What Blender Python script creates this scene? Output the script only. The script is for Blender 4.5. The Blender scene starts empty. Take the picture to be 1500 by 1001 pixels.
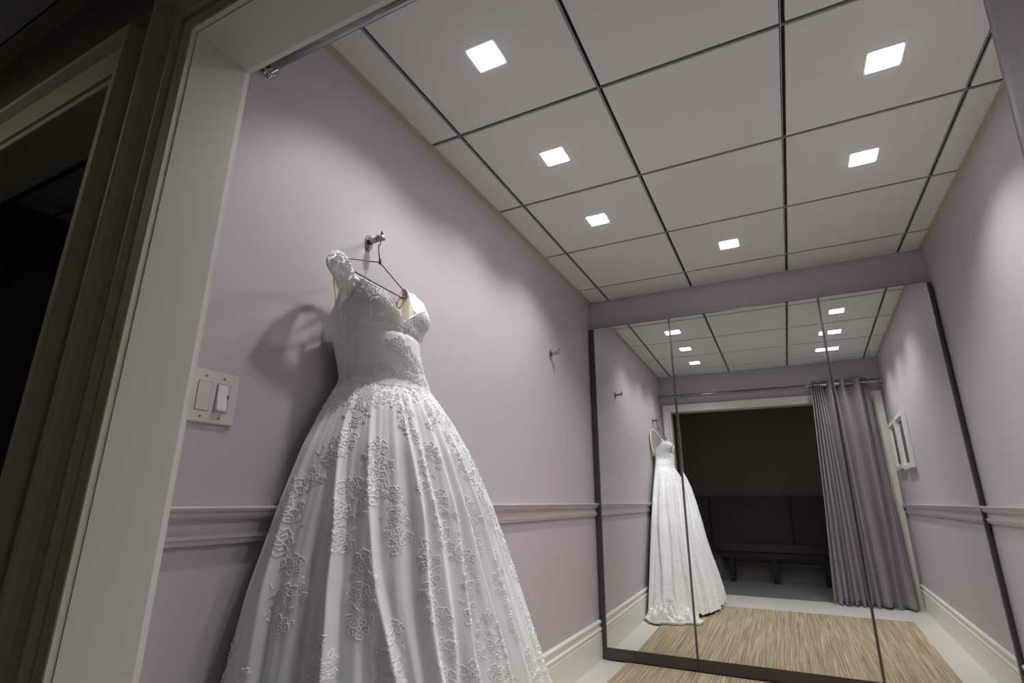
import bpy, bmesh, math, random
import numpy as np
from mathutils import Vector, Matrix
random.seed(7); rng = np.random.default_rng(7)
R = math.radians
scene = bpy.context.scene
COL = scene.collection

# ------------------------------------------------------------------ camera
yaw, pitch, roll = R(-26.927), R(16.776), R(0.288)
F = Vector((math.sin(yaw)*math.cos(pitch), math.cos(yaw)*math.cos(pitch), math.sin(pitch)))
RT = Vector((math.cos(yaw), -math.sin(yaw), 0)); UP = RT.cross(F)
R2 = math.cos(roll)*RT + math.sin(roll)*UP; U2 = -math.sin(roll)*RT + math.cos(roll)*UP
cd = bpy.data.cameras.new('camera'); cam = bpy.data.objects.new('camera', cd); COL.objects.link(cam)
M = Matrix(((R2.x, U2.x, -F.x, 1.2013), (R2.y, U2.y, -F.y, -0.6501), (R2.z, U2.z, -F.z, 0.9582), (0, 0, 0, 1)))
cam.matrix_world = M
cd.sensor_width = 36; cd.lens = 36*772.2/1500; cd.clip_start = .02
scene.camera = cam
# ------------------------------------------------------------------ world, exposure
w = bpy.data.worlds.new('world'); scene.world = w; w.use_nodes = True
w.node_tree.nodes['Background'].inputs[0].default_value = (.05, .05, .055, 1)
w.node_tree.nodes['Background'].inputs[1].default_value = .3
vs = scene.view_settings
vs.view_transform = 'Standard'; vs.look = 'None'; vs.gamma = 1; vs.use_curve_mapping = False
vs.exposure = 0.60
scene.cycles.max_bounces = 14; scene.cycles.diffuse_bounces = 8; scene.cycles.glossy_bounces = 6
scene.cycles.sample_clamp_indirect = 4.0
LAMP_W = 24.0; LENS = 11.0; SPOT = R(126)

# ------------------------------------------------------------------ materials
def mat(name, color, rough=.6, metal=0, bump=None, sheen=0, coat=0, var=None, spec=.5):
    """bump=(scale, strength, distance[, stretch xyz]); var=(scale, amount[, stretch])"""
    m = bpy.data.materials.new(name); m.use_nodes = True
    nt = m.node_tree; b = nt.nodes['Principled BSDF']
    b.inputs['Base Color'].default_value = (*color, 1); b.inputs['Roughness'].default_value = rough
    b.inputs['Metallic'].default_value = metal; b.inputs['Specular IOR Level'].default_value = spec
    if sheen: b.inputs['Sheen Weight'].default_value = sheen
    if coat: b.inputs['Coat Weight'].default_value = coat; b.inputs['Coat Roughness'].default_value = .25
    tc = nt.nodes.new('ShaderNodeTexCoord')
    def noise(scale, stretch, detail=4):
        mp = nt.nodes.new('ShaderNodeMapping'); mp.inputs['Scale'].default_value = stretch
        nt.links.new(tc.outputs['Object'], mp.inputs[0])
        n = nt.nodes.new('ShaderNodeTexNoise'); n.inputs['Scale'].default_value = scale; n.inputs['Detail'].default_value = detail
        nt.links.new(mp.outputs[0], n.inputs['Vector']); return n
    if bump:
        n = noise(bump[0], bump[3] if len(bump) > 3 else (1, 1, 1))
        bp = nt.nodes.new('ShaderNodeBump'); bp.inputs['Strength'].default_value = bump[1]; bp.inputs['Distance'].default_value = bump[2]
        nt.links.new(n.outputs[0], bp.inputs['Height']); nt.links.new(bp.outputs[0], b.inputs['Normal'])
    if var:
        n = noise(var[0], var[2] if len(var) > 2 else (1, 1, 1))
        mx = nt.nodes.new('ShaderNodeMix'); mx.data_type = 'RGBA'
        a = var[1]
        mx.inputs[6].default_value = (*[max(0, c*(1-a)) for c in color], 1); mx.inputs[7].default_value = (*[min(1, c*(1+a)) for c in color], 1)
        nt.links.new(n.outputs[0], mx.inputs[0]); nt.links.new(mx.outputs[2], b.inputs['Base Color'])
    return m
def emis(name, color, s):
    m = bpy.data.materials.new(name); m.use_nodes = True; nt = m.node_tree
    nt.nodes.remove(nt.nodes['Principled BSDF']); e = nt.nodes.new('ShaderNodeEmission')
    e.inputs[0].default_value = (*color, 1); e.inputs[1].default_value = s
    nt.links.new(e.outputs[0], nt.nodes['Material Output'].inputs[0]); return m
WALL = mat('mauve_wall_paint', (.505, .464, .484), .5, bump=(260, .12, .001), var=(1.3, .03))
RAILP = mat('mauve_trim_paint', (.53, .487, .505), .38)
CREAM = mat('cream_trim_paint', (.76, .74, .68), .4, var=(3, .03))
JAMB = mat('white_jamb_paint', (.58, .58, .55), .42, bump=(120, .08, .001))
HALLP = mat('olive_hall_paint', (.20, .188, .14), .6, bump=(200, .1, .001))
HALLB = mat('shade_toned_hall_paint', (.135, .125, .092), .6, bump=(200, .1, .001))  # hall paint copy with the back wall's dimness put into its colour
HALLT = mat('hall_trim_paint', (.60, .575, .47), .6, bump=(60, .06, .001, (6, 1, .3)))
TILE = mat('white_ceiling_tile', (.71, .725, .71), .9, bump=(350, .25, .0012), var=(2, .02))
GRID = mat('ceiling_grid_metal', (.42, .41, .40), .5)
SLOT = mat('dark_ceiling_slot', (.02, .02, .02), .9)
ANGLE = mat('beige_wall_angle', (.50, .44, .36), .5)
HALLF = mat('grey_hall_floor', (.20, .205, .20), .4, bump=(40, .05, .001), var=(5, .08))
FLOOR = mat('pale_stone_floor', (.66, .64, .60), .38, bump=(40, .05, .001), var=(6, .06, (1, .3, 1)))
MIRROR = mat('mirror_glass', (.80, .815, .80), 0.0, 1)
MFRAME = mat('dark_bronze_mirror_frame', (.085, .078, .07), .35, .7)
MEDGE = mat('mirror_edge_metal', (.22, .2, .18), .25, .9)
CHROME = mat('brushed_nickel', (.36, .34, .31), .25, 1)
CHROMEB = mat('polished_chrome', (.55, .55, .55), .12, 1)
RODM = mat('dark_nickel_rod', (.30, .30, .305), .17, 1)
WIRE = mat('dark_hanger_metal', (.10, .085, .07), .35, .9)
PLAST = mat('ivory_switch_plastic', (.62, .585, .54), .3)
PLASTW = mat('white_switch_plastic', (.74, .73, .75), .3)
SCREW = mat('switch_screw_metal', (.25, .23, .2), .4, .8)
SATIN = mat('white_gown_satin', (.80, .81, .815), .42, sheen=.3, bump=(16, .22, .003, (9, 9, .5)))
LACE = mat('ivory_lace_cord', (.96, .955, .935), .38, sheen=.2)
LINING = mat('ivory_gown_lining', (.72, .66, .52), .5)
TRAINM = mat('gown_train_fabric', (.84, .835, .81), .5, sheen=.3, bump=(60, .6, .006))
CURT = mat('mauve_satin_curtain', (.235, .192, .217), .33, sheen=.4, bump=(14, .25, .004, (2, 2, 1)), spec=.7)
PFRAME = mat('white_picture_frame', (.72, .72, .68), .3)
PPRINT = mat('grey_picture_print', (.10, .10, .10), .4, var=(6, .6))
SEATF = mat('brown_bench_upholstery', (.036, .028, .018), .7, var=(20, .2))
LEGW = mat('dark_bench_wood', (.012, .010, .009), .4)
LENSM = emis('lamp_lens_glow', (1, .995, 1), LENS)
def jute():
    m = mat('woven_jute', (.40, .33, .20), .85); nt = m.node_tree; b = nt.nodes['Principled BSDF']
    tc = nt.nodes.new('ShaderNodeTexCoord')
    def nz(sc, st, d=3):
        mp = nt.nodes.new('ShaderNodeMapping'); mp.inputs['Scale'].default_value = st; nt.links.new(tc.outputs['Object'], mp.inputs[0])
        n = nt.nodes.new('ShaderNodeTexNoise'); n.inputs['Scale'].default_value = sc; n.inputs['Detail'].default_value = d; nt.links.new(mp.outputs[0], n.inputs['Vector']); return n
    a = nz(60, (3.4, .035, 1), 3); c = nz(60, (.35, 4.6, 1), 2); 
    ad = nt.nodes.new('ShaderNodeMath'); ad.operation = 'MULTIPLY_ADD'; ad.inputs[1].default_value = .22
    nt.links.new(c.outputs[0], ad.inputs[0]); nt.links.new(a.outputs[0], ad.inputs[2])
    cr = nt.nodes.new('ShaderNodeValToRGB'); cr.color_ramp.elements[0].position = .42; cr.color_ramp.elements[1].position = .80
    cr.color_ramp.elements[0].color = (.19, .145, .08, 1); cr.color_ramp.elements[1].color = (.55, .46, .31, 1)
    nt.links.new(ad.outputs[0], cr.inputs[0]); nt.links.new(cr.outputs[0], b.inputs['Base Color'])
    bp = nt.nodes.new('ShaderNodeBump'); bp.inputs['Strength'].default_value = .5; bp.inputs['Distance'].default_value = .003
    nt.links.new(ad.outputs[0], bp.inputs['Height']); nt.links.new(bp.outputs[0], b.inputs['Normal']); return m
JUTE = jute()

# ------------------------------------------------------------------ helpers
def link(name, me, m, parent=None, smooth=False):
    me.materials.append(m)
    if smooth:
        me.polygons.foreach_set('use_smooth', [True]*len(me.polygons))
    o = bpy.data.objects.new(name, me); COL.objects.link(o)
    if parent: o.parent = parent
    return o
def obj(name, bm, m, parent=None, smooth=False):
    bmesh.ops.recalc_face_normals(bm, faces=bm.faces)
    me = bpy.data.meshes.new(name); bm.to_mesh(me); bm.free(); return link(name, me, m, parent, smooth)
def np_obj(name, V, Fc, m, parent=None, smooth=True):
    me = bpy.data.meshes.new(name); V = np.asarray(V, np.float32); Fc = np.asarray(Fc, np.int32)
    me.vertices.add(len(V)); me.vertices.foreach_set('co', V.ravel())
    k = Fc.shape[1]; me.loops.add(Fc.size); me.loops.foreach_set('vertex_index', Fc.ravel())
    me.polygons.add(len(Fc)); me.polygons.foreach_set('loop_start', np.arange(0, Fc.size, k, dtype=np.int32))
    me.update(calc_edges=True); me.validate(); return link(name, me, m, parent, smooth)
def BM(): return bmesh.new()
def box(bm, x0, x1, y0, y1, z0, z1, bev=0):
    r = bmesh.ops.create_cube(bm, size=1)
    for v in r['verts']:
        v.co = Vector((x0 if v.co.x < 0 else x1, y0 if v.co.y < 0 else y1, z0 if v.co.z < 0 else z1))
    if bev:
        es = list({e for v in r['verts'] for e in v.link_edges})
        bmesh.ops.bevel(bm, geom=es, offset=bev, segments=2, affect='EDGES')
    return bm
def tube(bm, pts, r, n=10, closed=False, cap=True):
    pts = [Vector(p) for p in pts]; N = len(pts); rr = r if isinstance(r, (list, tuple)) else [r]*N
    rings = []; ref = None
    for i, p in enumerate(pts):
        a = pts[i-1] if (i or closed) else p; b = pts[(i+1) % N] if (i < N-1 or closed) else p
        t = (b-a).normalized()
        if ref is None: ref = t.orthogonal().normalized()
        ref = (ref - t*ref.dot(t)).normalized(); s = t.cross(ref)
        rings.append([bm.verts.new(p + (ref*math.cos(2*math.pi*k/n) + s*math.sin(2*math.pi*k/n))*rr[i]) for k in range(n)])
    for i in range(N if closed else N-1):
        A, B = rings[i], rings[(i+1) % N]
        for k in range(n): bm.faces.new((A[k], A[(k+1) % n], B[(k+1) % n], B[k]))
    if cap and not closed: bm.faces.new(rings[0][::-1]); bm.faces.new(rings[-1])
    return bm
def extrude_profile(bm, prof, p0, p1, uax, vax):
    """prof: list of (u,v); placed at p0 and p1 and skinned"""
    p0, p1, uax, vax = map(Vector, (p0, p1, uax, vax))
    A = [bm.verts.new(p0+uax*u+vax*v) for u, v in prof]; B = [bm.verts.new(p1+uax*u+vax*v) for u, v in prof]; n = len(prof)
    for i in range(n): bm.faces.new((A[i], A[(i+1) % n], B[(i+1) % n], B[i]))
    bm.faces.new(A[::-1]); bm.faces.new(B); return bm
def empty(name, loc, label=None, cat=None, group=None, rz=0):
    o = bpy.data.objects.new(name, None); o.location = loc; o.rotation_euler.z = rz; COL.objects.link(o); o.empty_display_size = .1
    tag(o, label, cat, group); return o
def tag(o, label=None, cat=None, group=None, kind=None):
    if label: o['label'] = label
    if cat: o['category'] = cat
    if group: o['group'] = group
    if kind: o['kind'] = kind
    return o
def struct(name, bm, m, label, cat, parent=None):
    o = obj(name, bm, m, parent)
    return tag(o, label, cat, None, 'structure')

# ------------------------------------------------------------------ dimensions
W, LW, H = 2.095, 3.058, 2.4294
OX0, OX1, OZ = .12, 1.985, 1.985           # main doorway
NX0, NX1, NZ = -1.75, -.215, 1.962         # neighbouring doorway
YO = -.125                                 # hall face of the door wall
HY = -1.30                                 # hall back wall
# ------------------------------------------------------------------ structure
bm = BM(); box(bm, -2.9, 3.2, 0, LW+.12, -.1, 0); struct('floor', bm, FLOOR, 'pale grey smooth floor around the rug', 'floor')
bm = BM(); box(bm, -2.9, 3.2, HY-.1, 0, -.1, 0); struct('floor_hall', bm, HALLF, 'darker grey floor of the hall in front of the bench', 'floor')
bm = BM(); box(bm, -.1, 0, 0, LW+.12, 0, H+.1); struct('wall_left', bm, WALL, 'mauve wall on the left where the gown hangs', 'wall')
bm = BM(); box(bm, W, W+.1, 0, LW+.12, 0, H+.1); struct('wall_right', bm, WALL, 'mauve wall on the right side of the dressing room', 'wall')
bm = BM(); box(bm, 0, W, LW, LW+.12, 0, H+.1); struct('wall_back', bm, WALL, 'mauve wall above and behind the tall mirror', 'wall')
bm = BM(); zt = H+.1; ym = -.055
for (x0, x1, z0, z1) in ((-2.8, NX0-.02, 0, zt), (NX0-.02, NX1+.02, NZ+.02, zt), (NX1+.02, OX0-.02, 0, zt), (OX0-.02, OX1+.02, OZ+.02, zt), (OX1+.02, 3.1, 0, zt)):
    box(bm, x0, x1, YO, ym, z0, z1)
struct('wall_front', bm, HALLP, 'olive beige hall side of the doorway wall', 'wall')
bm = BM()
for (x0, x1, z0, z1) in ((0, OX0-.02, 0, zt), (OX0-.02, OX1+.02, OZ+.02, zt), (OX1+.02, W, 0, zt)): box(bm, x0, x1, ym, 0, z0, z1)
struct('wall_front_inside', bm, WALL, 'mauve room side of the wall around the doorway, seen in the mirror', 'wall')
bm = BM()
for (x0, x1, z0, z1) in ((-2.2, NX0-.02, 0, zt), (NX0-.02, NX1+.02, NZ+.02, zt), (NX1+.02, -.1, 0, zt)): box(bm, x0, x1, ym, 0, z0, z1)
box(bm, -2.3, -2.2, 0, 2.6, 0, zt); box(bm, -2.3, -.1, 2.6, 2.7, 0, zt)
struct('wall_neighbour', bm, HALLP, 'dark walls of the unlit room beyond the left doorway', 'wall')
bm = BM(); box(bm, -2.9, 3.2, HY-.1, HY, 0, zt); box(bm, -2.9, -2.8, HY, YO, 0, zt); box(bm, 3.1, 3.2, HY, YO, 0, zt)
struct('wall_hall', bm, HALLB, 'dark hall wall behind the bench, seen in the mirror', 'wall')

# ceiling: slab, tiles, slotted grid
bm = BM(); box(bm, 0, W, 0, LW, H+.012, H+.06)
ceil = struct('ceiling', bm, SLOT, 'suspended ceiling of square white tiles in dark slotted grid', 'ceiling')
xs = [.1495+.61*i for i in range(4)]; ys = [.926+.6162*i for i in range(-1, 4)]
def grid_ceiling(parent, x0, x1, y0, y1, xs, ys, h):
    X = [x0]+[x for x in xs if x0 < x < x1]+[x1]; Y = [y0]+[y for y in ys if y0 < y < y1]+[y1]; g = .0088
    for i in range(len(X)-1):
        for j in range(len(Y)-1):
            bm = BM(); a = X[i]+(g if i else .004); b = X[i+1]-(g if i < len(X)-2 else .004)
            c = Y[j]+(g if j else .004); d = Y[j+1]-(g if j < len(Y)-2 else .004)
            box(bm, a, b, c, d, h, h+.014, .0012); obj('ceiling_tile', bm, TILE, parent)
    for x in X[1:-1]:
        bm = BM(); box(bm, x-.0060, x-.0032, y0, y1, h+.0005, h+.013); obj('grid_bar', bm, GRID, parent)
    for y in Y[1:-1]:
        bm = BM(); box(bm, x0, x1, y+.0036, y+.0062, h+.0012, h+.013); obj('grid_bar', bm, GRID, parent)
grid_ceiling(ceil, 0.003, W-.003, .003, LW-.003, xs, ys, H)
for nm, (a, b, c, d) in {'l': (0, .012, .0, LW), 'r': (W-.012, W, 0, LW)}.items():
    bm = BM(); 
    if nm == 'l': box(bm, 0.0, .0018, c, d, H-.022, H); box(bm, 0, .014, c, d, H-.002, H-.0002)
    else: box(bm, W-.0018, W, c, d, H-.022, H); box(bm, W-.014, W, c, d, H-.002, H-.0002)
    o = obj('wall_angle', bm, ANGLE, ceil)
bm = BM(); box(bm, -2.8, 3.1, HY, YO, H+.012, H+.06)
hc = struct('ceiling_hall', bm, SLOT, 'tiled ceiling of the dim hall at the upper left corner', 'ceiling')
grid_ceiling(hc, -2.8, 3.1, HY, YO-.04, [-2.32+.61*i for i in range(9)], [-1.0, -.39], H)
bm = BM(); box(bm, -2.8, 3.1, YO-.04, YO, H-.022, H); obj('wall_angle', bm, ANGLE, hc)
bm = BM(); box(bm, -2.2, -.1, 0, 2.6, H+.012, H+.06)
nc = struct('ceiling_neighbour', bm, SLOT, 'dark tiled ceiling of the unlit room beyond the left doorway', 'ceiling')
grid_ceiling(nc, -2.197, -.103, .003, 2.597, [-2.05+.61*i for i in range(4)], [.5, 1.11, 1.72, 2.33], H)

# chair rail and baseboard profiles (u = out from wall, v = height)
RAIL = [(0, .858), (.012, .858), (.014, .866), (.018, .872), (.018, .880), (.010, .884), (.009, .904), (.012, .910), (.022, .914), (.026, .919), (.028, .927), (.034, .932), (.036, .938), (.034, .9415), (0, .9415)]
BASE = [(0, 0), (.018, 0), (.018, .150), (.014, .154), (.016, .160), (.020, .168), (.020, .174), (.012, .182), (.010, .196), (.014, .201), (.018, .209), (.018, .217), (.012, .224), (0, .224)]
def run(name, prof, m, p0, p1, u, lab, cat):
    bm = BM(); extrude_profile(bm, prof, p0, p1, u, (0, 0, 1)); return struct(name, bm, m, lab, cat)
run('trim_1', RAIL, RAILP, (0, .004, 0), (0, 2.972, 0), (1, 0, 0), 'mauve moulded chair rail along the left wall behind the gown', 'chair rail')
run('trim_2', RAIL, RAILP, (W, .004, 0), (W, 2.972, 0), (-1, 0, 0), 'mauve moulded chair rail along the right wall', 'chair rail')
run('baseboard_left', BASE, CREAM, (0, .02, 0), (0, 2.972, 0), (1, 0, 0), 'tall cream moulded baseboard along the left wall', 'baseboard')
run('baseboard_right', BASE, CREAM, (W, .02, 0), (W, 2.972, 0), (-1, 0, 0), 'tall cream moulded baseboard along the right wall', 'baseboard')
run('baseboard_hall', BASE, HALLP, (-2.8, HY, 0), (3.1, HY, 0), (0, 1, 0), 'dim grey baseboard of the hall behind the bench legs', 'baseboard')

# door casings: profile (d from opening edge outward, out from wall), swept round a U path with mitres
def casing(name, prof, m, x0, x1, z, ywall, sgn, lab):
    bm = BM(); legs = []
    for corner in range(4):
        ring = []
        for d, t in prof:
            x = {0: x0-d, 1: x0-d, 2: x1+d, 3: x1+d}[corner]; zz = 0 if corner in (0, 3) else z+d
            ring.append(bm.verts.new((x, ywall+sgn*t, zz)))
        legs.append(ring)
    n = len(prof)
    for c in range(3):
        for i in range(n): bm.faces.new((legs[c][i], legs[c][(i+1) % n], legs[c+1][(i+1) % n], legs[c+1][i]))
    bm.faces.new(legs[0]); bm.faces.new(legs[3][::-1])
    return struct(name, bm, m, lab, 'door casing')
OUT = [(0, 0), (0, .012), (.002, .014), (.030, .016), (.034, .009), (.038, .009), (.040, .020), (.046, .026), (.053, .025), (.058, .018), (.080, .017), (.098, .023), (.108, .034), (.112, .042), (.116, .045), (.124, .045), (.127, .042), (.128, 0)]
INN = [(-.0, 0), (-.0, .016), (.012, .018), (.020, .013), (.03, .013), (.034, .018), (.055, .022), (.075, .024), (.084, .024), (.088, .018), (.088, 0)]
LEFTC = [(0, 0), (0, .012), (.002, .014), (.014, .016), (.017, .010), (.020, .010), (.023, .020), (.050, .024), (.080, .030), (.092, .040), (.100, .046), (.112, .047), (.115, .044), (.118, 0)]
casing('trim_3', OUT, HALLT, OX0-.002, OX1+.002, OZ+.002, YO, -1, 'wide dim moulded casing round the main doorway, hall side')
casing('trim_4', INN, CREAM, OX0-.007, OX1+.007, OZ+.007, 0, 1, 'cream casing round the doorway, room side, seen in the mirror')
casing('trim_5', LEFTC, HALLT, NX0-.002, NX1+.002, NZ+.002, YO, -1, 'dim beige casing of the neighbouring doorway at the far left')
def jamb(name, x0, x1, z, m, lab):
    bm = BM(); box(bm, x0-.02, x0, YO, 0, 0, z+.02); box(bm, x1, x1+.02, YO, 0, 0, z+.02); box(bm, x0, x1, YO, 0, z, z+.02)
    return struct(name, bm, m, lab, 'door jamb')
jamb('door_1', OX0, OX1, OZ, JAMB, 'broad off-white jamb and head lining of the main doorway')
jamb('door_2', NX0, NX1, NZ, HALLT, 'dim jamb lining of the neighbouring doorway at far left')

# ------------------------------------------------------------------ rods
def rod(name, x0, x1, y, z, r, m, lab, join=None):
    t = empty(name, (x0, y, z), lab, 'curtain rod')
    bm = BM()
    j = join-x0 if join else (x1-x0)
    tube(bm, [(.004, 0, 0), (j, 0, 0)], r*.86, 24); obj('tube', bm, m, t, True).modifiers.new('e', 'EDGE_SPLIT')
    if join:
        bm = BM(); tube(bm, [(j-.01, 0, 0), (x1-x0-.004, 0, 0)], r, 24); obj('outer_tube', bm, m, t, True).modifiers.new('e', 'EDGE_SPLIT')
        bm = BM(); tube(bm, [(j-.02, 0, 0), (j+.005, 0, 0)], r*1.12, 24); obj('joining_collar', bm, CHROMEB, t, True).modifiers.new('e', 'EDGE_SPLIT')
    for a, b, s in ((.001, 0, 1), (x1-x0-.001, 0, -1)):
        bm = BM(); tube(bm, [(a, 0, 0), (a+s*.005, 0, 0)], r*1.55, 28); tube(bm, [(a+s*.005, 0, 0), (a+s*.012, 0, 0), (a+s*.013, 0, 0), (a+s*.022, 0, 0)], [r*1.2, r*1.2, r*1.3, r*1.3], 28)
        fl = obj('wall_flange', bm, CHROMEB if m is RODM else m, t, True); fl.modifiers.new('e', 'EDGE_SPLIT')
        for q in range(3):
            an = q*2.1+.6; bm = BM(); c = (a+s*.006, math.cos(an)*r*1.38, math.sin(an)*r*1.38)
            tube(bm, [(c[0]-s*.001, c[1], c[2]), (c[0]+s*.002, c[1], c[2])], .0028, 8); obj('screw', bm, SCREW, fl)
    return t
ROY, ROZ = .128, 2.160
rod('curtain_rod', 0, W, ROY, ROZ, .0215, RODM, 'dark metal rod across the top of the main doorway, holding the mauve curtain', 1.535)
rod('curtain_rod', -2.2, -.1, ROY, ROZ, .0215, LEGW, 'black rod in the unlit room beyond the far left doorway')

# ------------------------------------------------------------------ curtain
def make_curtain():
    t = empty('curtain', (1.75, ROY, 0), 'mauve satin eyelet curtain pushed to one side of the doorway, seen in the mirror', 'curtain')
    top = [1.572, 1.582, 1.592, 1.601, 1.610, 1.619, 1.628, 1.637, 1.646, 1.655, 1.663, 1.672, 1.742, 1.765, 1.885, 1.915, 1.935, 1.960]
    n = len(top)
    bot = [1.478+i*.0235+.004*math.sin(i*2.2) if i < 12 else 1.800+(i-12)*.0460 for i in range(n)]
    ta = [.052 if i % 2 == 0 else -.040 for i in range(n)]
    ta[-2] = -.05
    ba = [(.055+.02*math.sin(i*1.7)) if i % 2 == 0 else -.045 for i in range(n)]
    NS, NZ_ = 8*(n-1)+1, 60
    u = np.linspace(0, n-1, NS)
    def curve(xs_, am):
        # smooth wave through the fold crests, crests sharpened a little
        i = np.clip(u.astype(int), 0, n-2); f = u-i; s = .5-.5*np.cos(np.pi*f); xs_ = np.array(xs_); am = np.array(am)
        return xs_[i]*(1-f)+xs_[i+1]*f, am[i]*(1-s)+am[i+1]*s
    xt, yt = curve(top, ta); xb, yb = curve(bot, ba)
    zs = np.linspace(0, 1, NZ_); V = []
    for k in zs:
        z = 2.212*(1-k)+.012*k; e = k**.85
        x = xt*(1-e)+xb*e; y = yt*(1-e)+yb*e
        wob = .010*k*np.sin(u*.9+k*5)+.006*k*np.sin(u*2.3-k*9)
        pud = max(0, (k-.965)/.035)
        zz = z + .012*np.sin(u*1.7)*pud
        V.append(np.stack([x-1.75+wob*.6, y+wob+pud*.012*np.sin(u*1.3), np.broadcast_to(zz, x.shape)], -1))
    V = np.concatenate(V); ii, jj = np.meshgrid(np.arange(NZ_-1), np.arange(NS-1), indexing='ij'); a = (ii*NS+jj).ravel()
    o = np_obj('fabric', V, np.stack([a, a+1, a+NS+1, a+NS], -1), CURT, t)
    s = o.modifiers.new('thick', 'SOLIDIFY'); s.thickness = .0025
    ring = None
    for i in range(n-1):
        f = .5; x = (top[i]+top[i+1])/2; d = Vector((top[i+1]-top[i], ta[i+1]-ta[i], 0)).normalized(); side = Vector((0, 0, 1)); 
        bm = BM(); pts = [Vector((x-1.75, .004, ROZ)) + (d*math.cos(q)+side*math.sin(q))*.025 for q in np.linspace(0, 2*math.pi, 20, endpoint=False)]
        tube(bm, pts, .0035, 6, closed=True); obj('eyelet', bm, MFRAME, t, True)
    return t
make_curtain()

# ------------------------------------------------------------------ mirror
PAN = [(.045, .598, .82, 'left tall mirror panel beside the gown wall, reflecting the white gown'), (.598, 1.512, .135, 'wide middle mirror panel reflecting the dark doorway and bench'),
       (1.512, 2.070, -1.023, 'right tall mirror panel reflecting the mauve curtain')]
ML, ZT, ZB = 2.966, 2.189, .072
for x0, x1, a, lab in PAN:
    h = (x1-x0)/2-.0015; t = empty('mirror_panel', ((x0+x1)/2, ML, 0), lab, 'mirror', 'tall mirror panels across the back wall', R(a))
    bm = BM(); box(bm, -h+.006, h-.006, .0, .006, ZB, ZT-.004); obj('mirror_glass', bm, MIRROR, t)
    bm = BM(); box(bm, -h+.006, h-.006, .007, .075, ZB, ZT-.004); obj('backing', bm, MFRAME, t)
    bm = BM(); box(bm, -h, -h+.006, -.003, .076, ZB, ZT, .001); box(bm, h-.006, h, -.003, .076, ZB, ZT, .001); obj('side_frame', bm, MEDGE, t)
    bm = BM(); box(bm, -h+.006, h-.006, -.001, .076, ZT-.004, ZT); obj('top_frame', bm, MEDGE, t)
    bm = BM(); box(bm, -h, h, -.006, .076, .008, ZB, .0015); obj('bottom_frame', bm, MFRAME, t)
    if x0 < .1 or x1 > 2:
        s = -1 if x0 < .1 else 1; e_ = (h+.036) if s < 0 else (h+.018)
        bm = BM(); box(bm, min(s*h, s*e_), max(s*h, s*e_), .014, .07, .0, ZT-.002); obj('gap_shade_strip', bm, MFRAME, t)  # dark strip standing in for the shade in the gap beside the wall
    for s in (-1, 1):
        bm = BM(); box(bm, s*(h-.06)-.02, s*(h-.06)+.02, .01, .06, 0, .009); obj('foot', bm, LEGW, t)

# ------------------------------------------------------------------ rug
bm = BM(); box(bm, .178, 1.906, .74, 2.945, 0, .008, .002)
tag(obj('jute_rug', bm, JUTE), 'tan woven jute rug on the pale floor in front of the mirror', 'rug')

# ------------------------------------------------------------------ downlights
LX = [(.455, .612, 'square ceiling downlight in the left column, nearest the doorway'), (.455, 1.232, 'square ceiling downlight in the left column, middle of the three'),
      (.455, 1.848, 'square ceiling downlight in the left column, nearest the mirror'), (1.066, 2.470, 'lone square ceiling downlight in the centre column near the mirror'),
      (1.683, 1.236, 'square ceiling downlight in the right column, nearer the camera and largest there'), (1.683, 1.850, 'square ceiling downlight in the right column, nearest the mirror'),
      (1.683, .612, 'square ceiling downlight in the right column by the doorway, seen only in the mirror')]
for x, y, lab in LX:
    t = empty('ceiling_downlight', (x, y, H), lab, 'ceiling light', 'square recessed downlights')
    bm = BM(); a, b = .0505, .0575
    for (p, q, r_, s) in ((-b, b, a, b), (-b, b, -b, -a), (-b, -a, -a, a), (a, b, -a, a)): box(bm, p, q, r_, s, -.0012, -.0002)
    obj('trim_ring', bm, TILE, t)
    bm = BM(); box(bm, -.0485, .0485, -.0485, .0485, -.0035, -.0002); obj('lens', bm, LENSM, t)
    ld = bpy.data.lights.new('lamp', 'SPOT'); ld.energy = LAMP_W; ld.spot_size = SPOT; ld.spot_blend = .75; ld.shadow_soft_size = .035; ld.color = (1, .985, .985)
    lo = bpy.data.objects.new('lamp', ld); COL.objects.link(lo); lo.parent = t; lo.location = (0, 0, -.009)

for x, lab in ((-1.3, 'added unseen fill lamp in the hall, far to the left'), (2.65, 'added unseen fill lamp in the hall, far to the right')):  # unseen lamps added to lift the dark door casings
    t = empty('hall_fill_lamp', (x, -.98, H), lab, 'ceiling light')
    bm = BM(); box(bm, -.05, .05, -.05, .05, -.0055, -.0002); obj('lens', bm, emis('hall_fill_glow', (1, .93, .78), 4), t)
    ld = bpy.data.lights.new('lamp', 'SPOT'); ld.energy = 7; ld.spot_size = R(172); ld.spot_blend = .5; ld.shadow_soft_size = .05; ld.color = (1, .92, .74)
    lo = bpy.data.objects.new('lamp', ld); COL.objects.link(lo); lo.parent = t; lo.location = (0, 0, -.009)

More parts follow.
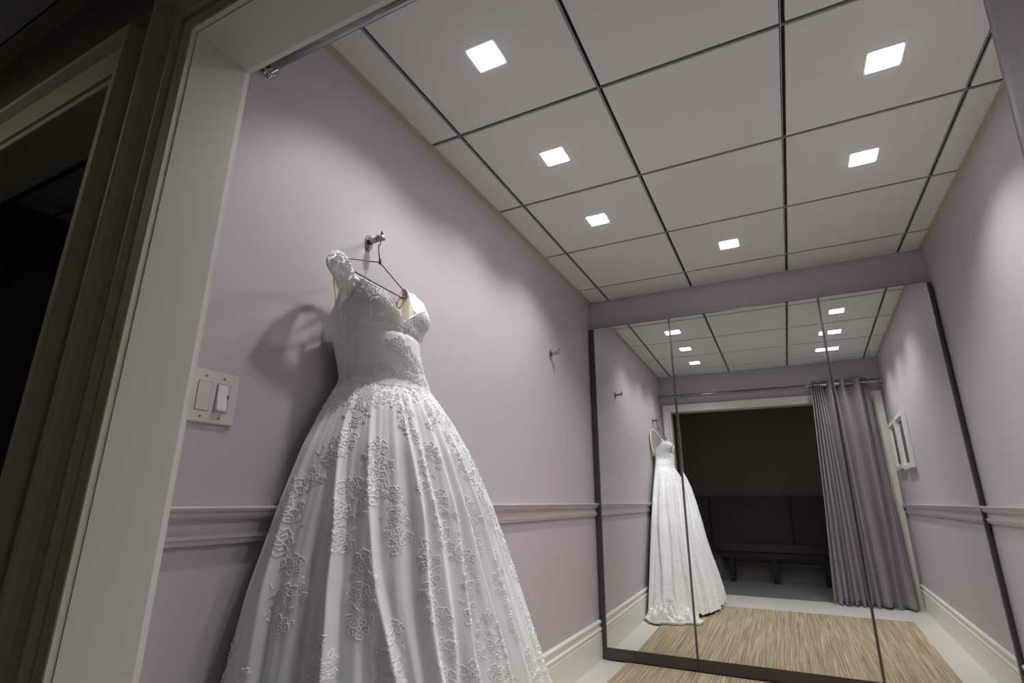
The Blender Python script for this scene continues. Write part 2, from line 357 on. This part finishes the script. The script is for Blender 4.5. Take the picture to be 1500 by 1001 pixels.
# ------------------------------------------------------------------ coat hooks
def hook(y, lab, z=1.818):
    t = empty('coat_hook', (0, y, z), lab, 'hook', 'nickel wall hooks on the left wall')
    bm = BM(); ring = []
    pts = [(math.cos(q)*.017, math.sin(q)*.030) for q in np.linspace(0, 2*math.pi, 28, endpoint=False)]
    extrude_profile(bm, pts, (0, 0, -.003), (.006, 0, -.003), (0, 1, 0), (0, 0, 1)); bmesh.ops.bevel(bm, geom=[e for e in bm.edges if abs(e.verts[0].co.x-.006) < 1e-5 and abs(e.verts[1].co.x-.006) < 1e-5], offset=.002, segments=2, affect='EDGES')
    pl = obj('mounting_plate', bm, CHROME, t)
    for s in (-1, 1):
        bm = BM(); tube(bm, [(.004, 0, -.003+s*.017), (.0085, 0, -.003+s*.017)], [.0058, .0045], 10); obj('screw', bm, CHROMEB, pl)
    bm = BM(); tube(bm, [(.005, 0, 0), (.02, 0, .001), (.058, 0, .003), (.0665, 0, .003), (.068, 0, .003)], [.0115, .0098, .0105, .0112, .0085], 18); obj('peg', bm, CHROME, t, True)
    bm = BM(); tube(bm, [(.059, 0, .008), (.059, 0, .026), (.059, 0, .029)], [.0052, .0054, .004], 12); obj('upright_pin', bm, CHROME, t, True)
hook(.604, 'nickel wall hook that holds the hanger and white gown')
hook(2.233, 'empty nickel wall hook between the gown and the mirror')

# ------------------------------------------------------------------ hanger
Nn = Vector((.0615, .603, 1.728)); Lt = Vector((.113, .388, 1.641)); Rt = Vector((.03, .796, 1.685))
t = empty('wire_hanger', (0, 0, 0), 'dark wire hanger on the hook, inside the gown straps', 'hanger')
t.location = Nn
def loc(p): return Vector(p)-Nn
top = Vector((.045, .604, 1.8305))
pts = [Nn+Vector((0, 0, .0)), Nn+Vector((0, 0, .042))]
cxh = Vector((.048, .603, 1.803))
dirh = (Rt-Lt).normalized(); dirh.z = 0; dirh.normalize()
cc = Vector((.046, .604, 1.8155))
for q in np.linspace(-75, 215, 22):
    pts.append(cc + dirh*(.0165*math.cos(R(q))) + Vector((0, 0, .0165*math.sin(R(q)))))
pts[1] = Vector((.050, .605, 1.775)); pts.insert(2, Vector((.048, .606, 1.790)))
bm = BM(); tube(bm, [loc(p) for p in pts], .0021, 8); obj('hook', bm, WIRE, t, True)
bm = BM(); tube(bm, [loc(Nn+Vector((0, 0, -.006))), loc(Nn+Vector((0, 0, .012)))], .0048, 8); obj('twisted_neck', bm, WIRE, t, True)
fr = []
def arc(a, b, c, n=8):
    return [a*(1-k)**2+b*2*k*(1-k)+c*k*k for k in np.linspace(0, 1, n)]
dl = (Lt-Nn).normalized(); dr = (Rt-Nn).normalized(); db = (Rt-Lt).normalized(); low = Vector((0, 0, -.022))
fr += arc(Nn+dl*.02, Nn, Nn+dr*.02, 6) + [Nn+dr*.1] + arc(Rt-dr*.02, Rt+dr*.012+low*.5, Rt-db*.025+low, 8) + [(Rt+Lt)/2+low*1.05] + arc(Lt+db*.025+low, Lt+dl*.012+low*.5, Lt-dl*.02, 8) + [Nn+dl*.1]
bm = BM(); tube(bm, [loc(p) for p in fr], .0021, 8, closed=True); obj('shoulder_frame', bm, WIRE, t, True)

# ------------------------------------------------------------------ gown
GZ = np.array([1.50, 1.40, 1.30, 1.22, 1.10, .95, .75, .5, .25, 0.0])
GL = np.array([.416, .452, .492, .437, .374, .320, .258, .212, .168, .119])
GR = np.array([.785, .768, .838, .925, 1.035, 1.151, 1.29, 1.435, 1.576, 1.716])
GX = np.array([.196, .204, .205, .255, .302, .342, .38, .428, .478, .531])
zd = np.linspace(-.1, 1.7, 361)
def sm(a, k=9):
    a = np.interp(zd, GZ[::-1], a[::-1]); b = np.pad(a, k, mode='edge'); ker = np.hanning(2*k+1); ker /= ker.sum(); return np.convolve(b, ker, 'valid')
SL, SR, SX = sm(GL), sm(GR), sm(GX)
def ival(z, T): return np.interp(z, zd, T)
def x_back(z): return np.interp(z, [0, 1.0, 1.2, 1.35, 1.6], [.052, .050, .052, .05, .045])
# fold crests: phi at z = 1.2, .9, .55, 0 (degrees), depth
FOLDS = [(-84, -82, -80, -79, .5), (-66, -59, -57, -55, 1.3), (-52, -45, -38, -34, 1.0), (-38, -34, -31, -28, .4), (-31, -26, -24, -22, 1.1), (-22, -18, -20, -19, .7), (-12, -9, -11, -11, .9),
         (-2, 0, 1, 1, .8), (9, 10, 11, 12, .9), (22, 22, 22, 23, .8), (35, 34, 34, 34, .9), (48, 47, 47, 47, .9), (63, 62, 61, 60, .8), (78, 77, 76, 75, .7)]
def folds(phi, z):
    d = np.zeros_like(phi); dp = np.degrees(phi)
    amp = np.interp(z, [0, .5, .9, 1.15, 1.26, 1.32], [.042, .036, .025, .010, .003, 0])
    for a, b, c, e, s in FOLDS:
        p = np.interp(z, [0, .55, .9, 1.2], [e, c, b, a]) + 1.2*np.sin(z*7+a)
        x = dp-p
        wr = np.interp(z, [0, 1.2], [9.0, 7.0]); wf = np.interp(z, [0, 1.2], [1.6, 2.4])
        rise = np.clip(1+x/wr, 0, 1)**1.6*(x <= 0); fall = np.exp(-(np.maximum(x, 0)/wf)**2)*(x > 0)
        d += s*amp*(rise+fall)
        d -= .25*s*amp*np.exp(-((x-3.2)/2.2)**2)
    # fine long pleats
    d += amp*.09*np.sin(dp*.55+3*np.sin(z*2.1)) + amp*.035*np.sin(dp*1.5+5*z+1)
    return d-amp*.35
def gown_pt(phi, z, skirt=True, off=0.0):
    """phi -pi..pi, 0 faces into the room (+x); works on arrays"""
    a, b, c, x0 = ival(z, SL), ival(z, SR), ival(z, SX), x_back(z)
    cy, ry = (a+b)/2, (b-a)/2; cp, sp = np.cos(phi), np.sin(phi)
    d = off+np.where(np.abs(phi) < 1.9, folds(phi, z), 0) if skirt else off
    # bust volume
    bust = .034*np.exp(-((z-1.522)/np.where(z > 1.522, .055, .040))**2)*(np.exp(-((np.degrees(phi)+40)/19)**2)+np.exp(-((np.degrees(phi)-34)/19)**2)) if not skirt else 0
    rx = np.where(cp >= 0, c-x0, .0+np.minimum(.035, x0-.012)) 
    x = x0+(rx+(d+bust)*(cp >= 0))*cp; y = cy+(ry+d+bust*.4)*sp
    return np.stack([x, y, z+0*x], -1)
gown = empty('wedding_gown', (.2, .62, 0), 'white lace wedding gown with sweetheart bodice and pleated skirt, hung from the wall hook', 'gown')
GO = np.array([.2, .62, 0])
def gobj(name, V, Fc, m, par=None, **k):
    o = np_obj(name, np.asarray(V)-GO, Fc, m, par or gown, **k); return o
def gridfaces(nr, nc, wrap=False):
    ii, jj = np.meshgrid(np.arange(nr-1), np.arange(nc if wrap else nc-1), indexing='ij'); j2 = (jj+1) % nc
    return np.stack([ii*nc+jj, ii*nc+j2, (ii+1)*nc+j2, (ii+1)*nc+jj], -1).reshape(-1, 4)
# skirt
ph = np.concatenate([np.linspace(-1.95, 1.95, 480), np.linspace(1.95, 2*math.pi-1.95, 26)[1:-1]]); ph = np.where(ph > math.pi, ph-2*math.pi, ph)
zz = np.linspace(1.300, .0, 240); PH, ZZ = np.meshgrid(ph, zz)
zhem = ZZ.copy(); hem = .035+.012*np.cos(PH*34)
ZZ = hem + (ZZ)*(1.300-hem)/1.300
V = gown_pt(PH, ZZ, True, 0.0)
gobj('skirt', V.reshape(-1, 3), gridfaces(240, len(ph), True), SATIN)
# bodice
def ztop(dp):
    d = dp+5.0; L = np.interp(-d, [0, 8, 20, 34, 48, 62, 70, 76, 85, 105, 130, 175], [1.488, 1.505, 1.535, 1.568, 1.590, 1.605, 1.575, 1.505, 1.475, 1.46, 1.455, 1.45])
    Rr = np.interp(d, [0, 8, 20, 34, 48, 62, 70, 80, 95, 115, 140, 185], [1.488, 1.508, 1.538, 1.562, 1.567, 1.562, 1.55, 1.520, 1.49, 1.47, 1.455, 1.45])
    return np.where(d < 0, L, Rr)
pb = np.radians(np.linspace(-180, 180, 241)[:-1]); tb = np.linspace(0, 1, 70)
PB, TB = np.meshgrid(pb, tb); zt_ = ztop(np.degrees(PB)); ZB_ = 1.285+(zt_-1.285)*TB
V = gown_pt(PB, ZB_, False)
n2 = V.copy()
# shallow seams and gathers of the bodice
dpb = np.degrees(PB); cen = np.array([.06, .6, 0])
rad = (V-cen); rad[..., 2] = 0; rad /= np.linalg.norm(rad, axis=-1, keepdims=True)
seam = -.004*np.exp(-((dpb+78-10*(ZB_-1.4))/2.0)**2)-.004*np.exp(-((dpb-60)/2.0)**2)-.006*np.exp(-((dpb+5)/3.0)**2)*np.clip((ZB_-1.40)/.08, 0, 1)
under = -.006*np.exp(-((ZB_-1.462+.0002*np.abs(dpb+5))/.012)**2)*np.exp(-((dpb+5)/55)**4)
fold2 = 0
V = V+rad*(seam+under+.0012)[..., None]
bod = gobj('bodice', V.reshape(-1, 3), gridfaces(70, 240, True), SATIN)
Vi = V-rad*.005
gobj('lining', Vi[30:].reshape(-1, 3), gridfaces(40, 240, True), LINING, bod)
# edging cord round the neckline
e = V[-1]+np.array([0, 0, .001])
bm = BM(); tube(bm, [Vector(p-GO) for p in e], .0028, 6, closed=True); obj('neckline_piping', bm, LACE, bod, True)

# ---- lace: flowers of raised cord laid on a surface function S(s,t)->(point, normal)
def flower(cx, cy, r, petals=5, rot=0, inner=True):
    out = []
    for k in range(petals):
        a = rot+2*math.pi*k/petals + rng.normal(0, .08); rr = r*rng.uniform(.85, 1.15)
        q = np.linspace(-1, 1, 11); wid = rng.uniform(.42, .56)*2*math.pi/petals*1.15
        ang = a+wid*q*(1.0); rad = rr*(1-np.abs(q)**3.2*.72)*(1+.10*np.sin(q*7+rng.uniform(0, 6)))
        out.append((np.stack([cx+rad*np.cos(ang), cy+rad*np.sin(ang)], -1), False))
        if inner and r > .010:
            out.append((np.stack([cx+rad[2:-2]*.62*np.cos(a+wid*q[2:-2]*.6), cy+rad[2:-2]*.62*np.sin(a+wid*q[2:-2]*.6)], -1), False))
    q = np.linspace(0, 2*math.pi, 8)[:-1]; out.append((np.stack([cx+.2*r*np.cos(q), cy+.2*r*np.sin(q)], -1), True))
    return out
def leaf(cx, cy, r, rot):
    q = np.linspace(0, 2*math.pi, 10)[:-1]; x = r*np.cos(q)*1.3; y = r*.5*np.sin(q)*(1+.3*np.cos(q))
    return [(np.stack([cx+x*math.cos(rot)-y*math.sin(rot), cy+x*math.sin(rot)+y*math.cos(rot)], -1), True)]
def stem(cx, cy, r, rot):
    q = np.linspace(0, 1, 8); x = r*q*3; y = r*.6*np.sin(q*5)
    return [(np.stack([cx+x*math.cos(rot)-y*math.sin(rot), cy+x*math.sin(rot)+y*math.cos(rot)], -1), False)]
def motif(hw, hh, tilt, big=.026, dens=1.0):
    L = []; placed = []
    nb = 3 if hh > .05 else 1
    for k in range(nb):
        cy = (k-(nb-1)/2)*hh*.80+rng.normal(0, .004); cx = rng.uniform(-.3, .3)*hw; r = big*rng.uniform(.75, 1.1)
        L += flower(cx, cy, r, 5, rng.uniform(0, 6)); placed.append((cx, cy, r))
    sm_ = big*.42
    for k in range(int(46*dens)):
        a = rng.uniform(0, 2*math.pi); q = math.sqrt(rng.uniform(0, 1)); cx = hw*q*math.cos(a); cy = hh*q*math.sin(a); r = rng.uniform(.55, 1.05)*sm_
        if all(math.hypot(cx-p[0], cy-p[1]) > (p[2]+r)*.90 for p in placed):
            placed.append((cx, cy, r)); c = rng.random()
            L += flower(cx, cy, r, 4 if r < .007 else 5, rng.uniform(0, 6), r > .010) if c < .55 else (leaf(cx, cy, r*.8, rng.uniform(0, 6)) if c < .8 else stem(cx, cy, r*.5, rng.uniform(0, 6)))
    ct, st = math.cos(tilt), math.sin(tilt)
    return [(p@np.array([[ct, st], [-st, ct]]), c) for p, c in L]
def lay(curves, S, name, m, parent, r=.0017):
    Ps, Ss, Fs, base = [], [], [], 0
    for p, closed in curves:
        n = len(p); nx = np.roll(p, -1, 0)-np.roll(p, 1, 0)
        if not closed: nx[0] = p[1]-p[0]; nx[-1] = p[-1]-p[-2]
        nx /= np.linalg.norm(nx, axis=1, keepdims=True)+1e-9; Ps.append(p); Ss.append(np.stack([-nx[:, 1], nx[:, 0]], -1)*r)
        m_ = n if closed else n-1; i = np.arange(m_); j = (i+1) % n
        Fs.append(np.concatenate([np.stack([3*i, 3*i+1, 3*j+1, 3*j], -1), np.stack([3*i+1, 3*i+2, 3*j+2, 3*j+1], -1)])+base); base += 3*n
    p = np.concatenate(Ps); sd_ = np.concatenate(Ss)
    A, _ = S(p+sd_); B, nB = S(p); D, _ = S(p-sd_)
    V = np.stack([A-nB*.0004, B+nB*r*.85, D-nB*.0004], 1).reshape(-1, 3)
    return gobj(name, V, np.concatenate(Fs), m, parent, smooth=True)
def surf_fn(phi0, z0, skirt=True):
    # local metric of the surface at the motif's centre
    def P_(phi, z): return gown_pt(np.asarray(phi, float), np.asarray(z, float), skirt, 0 if skirt else .0014)
    e = 1e-3
    ds = max(.05, np.linalg.norm(P_(phi0+.12, z0)-P_(phi0-.12, z0))/.24); dz = max(.8, np.linalg.norm(P_(phi0, z0+.03)-P_(phi0, z0-.03))/.06)
    def S(q):
        phi = phi0+q[:, 0]/ds; z = z0+q[:, 1]/dz
        p = P_(phi, z); a = P_(phi+e*3, z)-P_(phi-e*3, z); b = P_(phi, z+e)-P_(phi, z-e)
        nn = np.cross(a, b); nn /= np.linalg.norm(nn, axis=1, keepdims=True)+1e-12
        return p+nn*.0006, nn
    return S
# skirt motifs in staggered rows
rows = [(1.20, .105), (1.06, .14), (.91, .16), (.76, .17), (.60, .18), (.44, .19), (.28, .19), (.12, .17)]
cnt = 0
for ri, (z0, sp) in enumerate(rows):
    pt = gown_pt(np.radians(np.linspace(-100, 100, 60)), np.full(60, z0)); arc_l = np.cumsum(np.r_[0, np.linalg.norm(np.diff(pt, axis=0), axis=1)])
    k = int(arc_l[-1]/sp); 
    for i in range(k):
        s = (i+.5+(.25 if ri % 2 else -.2)+rng.uniform(-.12, .12))*arc_l[-1]/k
        if not 0 < s < arc_l[-1]: continue
        p0 = R(np.interp(s, arc_l, np.linspace(-100, 100, 60))); zc = z0+rng.uniform(-.03, .03)
        sc = .8 if z0 > 1.1 else 1
        c = motif(.043*sc*rng.uniform(.85, 1.2), .084*sc*rng.uniform(.85, 1.2), rng.uniform(-.5, .5), (.026 if z0 < 1.15 else .018), 1.7)
        lay(c, surf_fn(p0, zc), 'lace_applique', LACE, gown); cnt += 1
# waist trail and bodice lace
def bodice_spot(p, z, hw, hh, tilt=0, big=.013, dens=.8, skirt=False, r=.0015):
    lay(motif(hw, hh, tilt, big, dens), surf_fn(R(p), z, skirt), 'lace_applique', LACE, gown if skirt else bod, r)
for p in range(-88, 89, 12): bodice_spot(p+rng.uniform(-3, 3), 1.262+.012*math.sin(p), .030, .046, rng.uniform(-.4, .4), .015, .9, True)
for p, z in ((-66, 1.485), (-64, 1.455), (-66, 1.425), (-64, 1.395), (-66, 1.365), (-62, 1.335)): bodice_spot(p, z, .021, .020, rng.uniform(0, 3), .013, .7)   # side trail
for p, z in ((-84, 1.315), (-70, 1.315), (-57, 1.325), (-45, 1.335), (-33, 1.330), (-21, 1.325), (-9, 1.320), (4, 1.315), (17, 1.315), (31, 1.32), (46, 1.32), (62, 1.32), (78, 1.32)): bodice_spot(p, z, .026, .018, rng.uniform(-.3, .3), .013, .7)
for p, z in ((-24, 1.405), (-16, 1.385), (-8, 1.365), (2, 1.35), (-14, 1.42), (-4, 1.40), (8, 1.38), (20, 1.365), (34, 1.385), (50, 1.40), (64, 1.40)): bodice_spot(p, z, .020, .020, .6, .012, .7)
for p in range(-58, 76, 9):                                        # brocade of the cups
    for z in (1.478, 1.502, 1.526, 1.550):
        if z < float(ztop(np.array(float(p))))-.012: bodice_spot(p+rng.uniform(-2, 2), z, .016, .015, rng.uniform(0, 3), .011, .5, False, .0011)
for dpn in list(range(-66, -8, 6))+list(range(4, 66, 7)):
    zc = float(ztop(np.array(float(dpn))))-.016
    lay(motif(.016, .014, rng.uniform(0, 3), .014, .5), surf_fn(R(dpn), zc, False), 'lace_applique', LACE, bod, .0021)

# straps: rows run from front base over the hanger end to the back; columns from inner to outer edge
def bez(P4, n):
    P4 = [np.array(p, float) for p in P4]; out = []
    seg = np.linspace(0, len(P4)-1, n)
    for s in seg:
        i = min(int(s), len(P4)-2); f = s-i
        p0 = P4[max(i-1, 0)]; p1 = P4[i]; p2 = P4[i+1]; p3 = P4[min(i+2, len(P4)-1)]
        out.append(.5*((2*p1)+(-p0+p2)*f+(2*p0-5*p1+4*p2-p3)*f*f+(-p0+3*p1-3*p2+p3)*f**3))
    return np.array(out)
def strap(inner, outer, lab):
    n, m_ = 46, 14; A = bez(inner, n); B = bez(outer, n); k = np.linspace(0, 1, m_)[None, :, None]
    V = A[:, None]*(1-k)+B[:, None]*k
    # slight arch and scalloped outer edge
    a = np.gradient(V, axis=0); b = np.gradient(V, axis=1); nn = np.cross(a, b); nn /= np.linalg.norm(nn, axis=-1, keepdims=True)+1e-9
    V = V+nn*(.006*np.sin(np.pi*k))
    sc = (.004*np.sin(np.linspace(0, 30, n)))[:, None, None]*k**4; w_ = (B-A)[:, None]; w_ = w_/np.linalg.norm(w_, axis=-1, keepdims=True); V = V+w_*sc
    o = gobj('shoulder_strap', V.reshape(-1, 3), gridfaces(n, m_), SATIN)
    o.data.materials.append(LINING); o.data.polygons.foreach_set('material_index', [1 if k_ // (m_-1) > (n-1)*.60 else 0 for k_ in range(len(o.data.polygons))])
    s = o.modifiers.new('thick', 'SOLIDIFY'); s.thickness = .0025; s.offset = 0
    # lace cords on the strap
    Vf = V
    def S(q):
        u = np.clip(q[:, 0], 0, n-1.001); v = np.clip(q[:, 1], 0, m_-1.001); i = u.astype(int); j = v.astype(int); fu = (u-i)[:, None]; fv = (v-j)[:, None]
        p = Vf[i, j]*(1-fu)*(1-fv)+Vf[i+1, j]*fu*(1-fv)+Vf[i, j+1]*(1-fu)*fv+Vf[i+1, j+1]*fu*fv
        return p, nn[i, j]*sgn
    mid = nn[16, 6]; sgn = 1 if mid@(np.array([.6, -.75, .25]) if lab == 'l' else np.array([.8, .1, .6])) > 0 else -1
    curves = []; L = np.linalg.norm(np.diff(A, axis=0), axis=1).mean()
    wd = np.linalg.norm(B-A, axis=1)/(m_-1)
    for _ in range(110):
        u0 = rng.uniform(1, n*.62); v0 = rng.uniform(.8, m_-1.8); r = rng.uniform(.005, .009); ww = np.interp(u0, range(n), wd)
        for p, c in flower(0, 0, r, 5, rng.uniform(0, 6), False): curves.append((np.stack([u0+p[:, 0]/L, v0+p[:, 1]/max(ww, .002)], -1), c))
    # lay() works in surface units, so scale the cord width
    Vs, Fs, base = [], [], 0
    for p, closed in curves:
        B_, nB = S(p); t_ = np.roll(B_, -1, 0)-np.roll(B_, 1, 0); t_ /= np.linalg.norm(t_, axis=1, keepdims=True)+1e-9; sd_ = np.cross(t_, nB)*.0011
        Vs.append(np.stack([B_+sd_, B_+nB*.0032, B_-sd_], 1).reshape(-1, 3)); k_ = len(p); mm = k_ if closed else k_-1; i = np.arange(mm); j = (i+1) % k_
        Fs.append(np.concatenate([np.stack([3*i, 3*i+1, 3*j+1, 3*j], -1), np.stack([3*i+1, 3*i+2, 3*j+2, 3*j+1], -1)])+base); base += 3*k_
    gobj('lace_applique', np.concatenate(Vs), np.concatenate(Fs), LACE, o)
def bp(dp, z, off=0): return gown_pt(np.array([R(dp)]), np.array([z]), False, off)[0]
strap([bp(-50, 1.575), bp(-60, 1.60)+[.004, -.004, .0], (.128, .405, 1.628), (.113, .402, 1.652), (.085, .412, 1.652), (.050, .480, 1.60), (.035, .510, 1.50), (.03, .52, 1.44)],
      [bp(-79, 1.49), (.112, .392, 1.535), (.122, .322, 1.598), (.112, .342, 1.640), (.092, .372, 1.644), (.045, .430, 1.585), (.03, .455, 1.50), (.03, .460, 1.43)], 'l')
strap([bp(15, 1.530), (.125, .715, 1.585), (.072, .762, 1.640), (.042, .775, 1.697), (.02, .772, 1.693), (.016, .762, 1.63), (.018, .75, 1.53), (.03, .74, 1.44)],
      [bp(74, 1.535), (.120, .800, 1.595), (.085, .815, 1.650), (.045, .812, 1.690), (.018, .826, 1.685), (.012, .862, 1.62), (.014, .860, 1.52), (.03, .82, 1.44)], 'r')

# train heaped on the floor
def train():
    nr, nc = 90, 140; u = np.linspace(0, 1, nr)[:, None]; a = np.linspace(0, 2*math.pi, nc, endpoint=False)[None]
    rb = 1+.10*np.sin(3*a+1)+.06*np.sin(7*a)+.03*np.sin(13*a+2)
    rx, ry = .20*rb, .215*rb
    x = .225+rx*u*np.cos(a); y = 1.63+ry*u*np.sin(a)
    x = np.maximum(x, .024+.004*np.sin(y*80))
    prof = (1-u**2.6)**.6
    ridge = .5+.5*np.sin(a*2+u*7+2*np.sin(u*5)); z = .012+prof*(.075+.05*ridge+.025*np.sin(a*5-u*9)+.016*np.sin(a*11+u*17)+.011*np.sin(a*23-u*31)*np.sin(u*13))
    z = np.maximum(z, .0095)
    V = np.stack([x, y, z], -1).reshape(-1, 3)
    o = gobj('train', V, gridfaces(nr, nc, True), TRAINM)
    # ruffled edge
    k = 240; q = np.linspace(0, 2*math.pi, k, endpoint=False); rr = 1+.10*np.sin(3*q+1)+.06*np.sin(7*q)+.03*np.sin(13*q+2); bm = BM()
    pts = [Vector((max(.03, .225+.197*r_*math.cos(a_))-.2, 1.63+.212*r_*math.sin(a_)-.62, .024+.006*math.sin(a_*60))) for a_, r_ in zip(q, rr)]
    tube(bm, pts, .0065, 6, closed=True); obj('train_edge', bm, LACE, o, True)
train()

# ------------------------------------------------------------------ switch plate
t = empty('light_switch', (0, .1325, 1.190), 'ivory double light switch plate on the left wall beside the doorway', 'light switch')
bm = BM(); box(bm, .0004, .007, -.0635, .0635, -.063, .063, .0028); pl = obj('plate', bm, PLAST, t)
bm = BM(); box(bm, .0065, .0085, -.0400, -.0070, -.0335, .0335, .0007); obj('blank_rocker', bm, PLAST, t)
bm = BM()
for a_, b_, c_, d_ in ((-.0408, -.0062, .0335, .0343), (-.0408, -.0062, -.0343, -.0335), (-.0408, -.0400, -.0343, .0343), (-.0070, -.0062, -.0343, .0343),
                       (.0062, .0408, .0335, .0343), (.0062, .0408, -.0343, -.0335), (.0062, .007, -.0343, .0343), (.0400, .0408, -.0343, .0343)): box(bm, .0068, .0073, a_, b_, c_, d_)
obj('insert_gap', bm, SLOT, t)
bm = BM(); extrude_profile(bm, [(.0068, -.0335), (.0165, -.0290), (.0125, .0), (.0105, .0320), (.0068, .0335)], (0, .0090, 0), (0, .0325, 0), (1, 0, 0), (0, 0, 1)); dm = obj('dimmer_rocker', bm, PLASTW, t)
bm = BM(); box(bm, .0070, .0085, .0340, .0395, -.0320, .0320, .0004); ch = obj('slider_channel', bm, PLAST, t)
bm = BM(); box(bm, .0080, .0125, .0350, .0388, .001, .009, .0006); obj('slider', bm, SCREW, ch)
for yy in (-.0235, .0235):
    for zz_ in (-.048, .048):
        bm = BM(); tube(bm, [(.0065, yy, zz_), (.0082, yy, zz_)], [.0030, .0026], 12); obj('screw', bm, SCREW, pl)

# ------------------------------------------------------------------ picture frames on the right wall (seen in the mirror)
def frame(y0, y1, z0, z1, lab, d=.034):
    cy = (y0+y1)/2; t = empty('picture_frame', (W, cy, z0), lab, 'picture', 'white frames on the right wall'); hw = (y1-y0)/2; hh = z1-z0; b = .035
    bm = BM(); box(bm, -d, -.001, -hw, -hw+b, 0, hh, .002); box(bm, -d, -.001, hw-b, hw, 0, hh, .002); box(bm, -d, -.001, -hw+b, hw-b, 0, b, .002); box(bm, -d, -.001, -hw+b, hw-b, hh-b, hh, .002); obj('frame', bm, PFRAME, t)
    bm = BM(); box(bm, -.012, -.006, -hw+b, hw-b, b, hh-b); mt = obj('mat_board', bm, PFRAME, t)
    bm = BM(); box(bm, -.0135, -.0121, -hw+b+.03, hw-b-.03, b+.02, hh-b-.02); obj('print', bm, PPRINT, mt)
frame(.16, .60, 1.255, 1.700, 'white framed grey picture on the right wall, nearer the curtain, seen in the mirror')
frame(.66, 1.10, 1.235, 1.705, 'white framed grey picture on the right wall, farther from the curtain, seen in the mirror')

# ------------------------------------------------------------------ bench in the hall
t = empty('hall_bench', (.95, -1.13, 0), 'brown upholstered bench on dark legs in the dim hall, seen in the mirror', 'bench')
bx = .95; by = -1.13
bm = BM(); box(bm, .33-bx, 1.98-bx, -.14, .10, .345, .455, .02); obj('seat', bm, SEATF, t)
bm = BM(); box(bm, .35-bx, 1.96-bx, -.13, .08, .285, .344); obj('seat_rail', bm, LEGW, t)
for x0, x1 in ((-.40, .232), (.240, 1.20), (1.208, 2.05)):
    bm = BM(); box(bm, x0-bx, x1-bx, -.165, -.085, .34, 1.03, .012); obj('backrest', bm, SEATF, t)
for x in (.455, .945, 1.50, 1.90):
    for yy in (.045, -.105):
        bm = BM(); box(bm, x-.026-bx, x+.026-bx, yy-.026, yy+.026, 0, .29, .003); obj('leg', bm, LEGW, t)
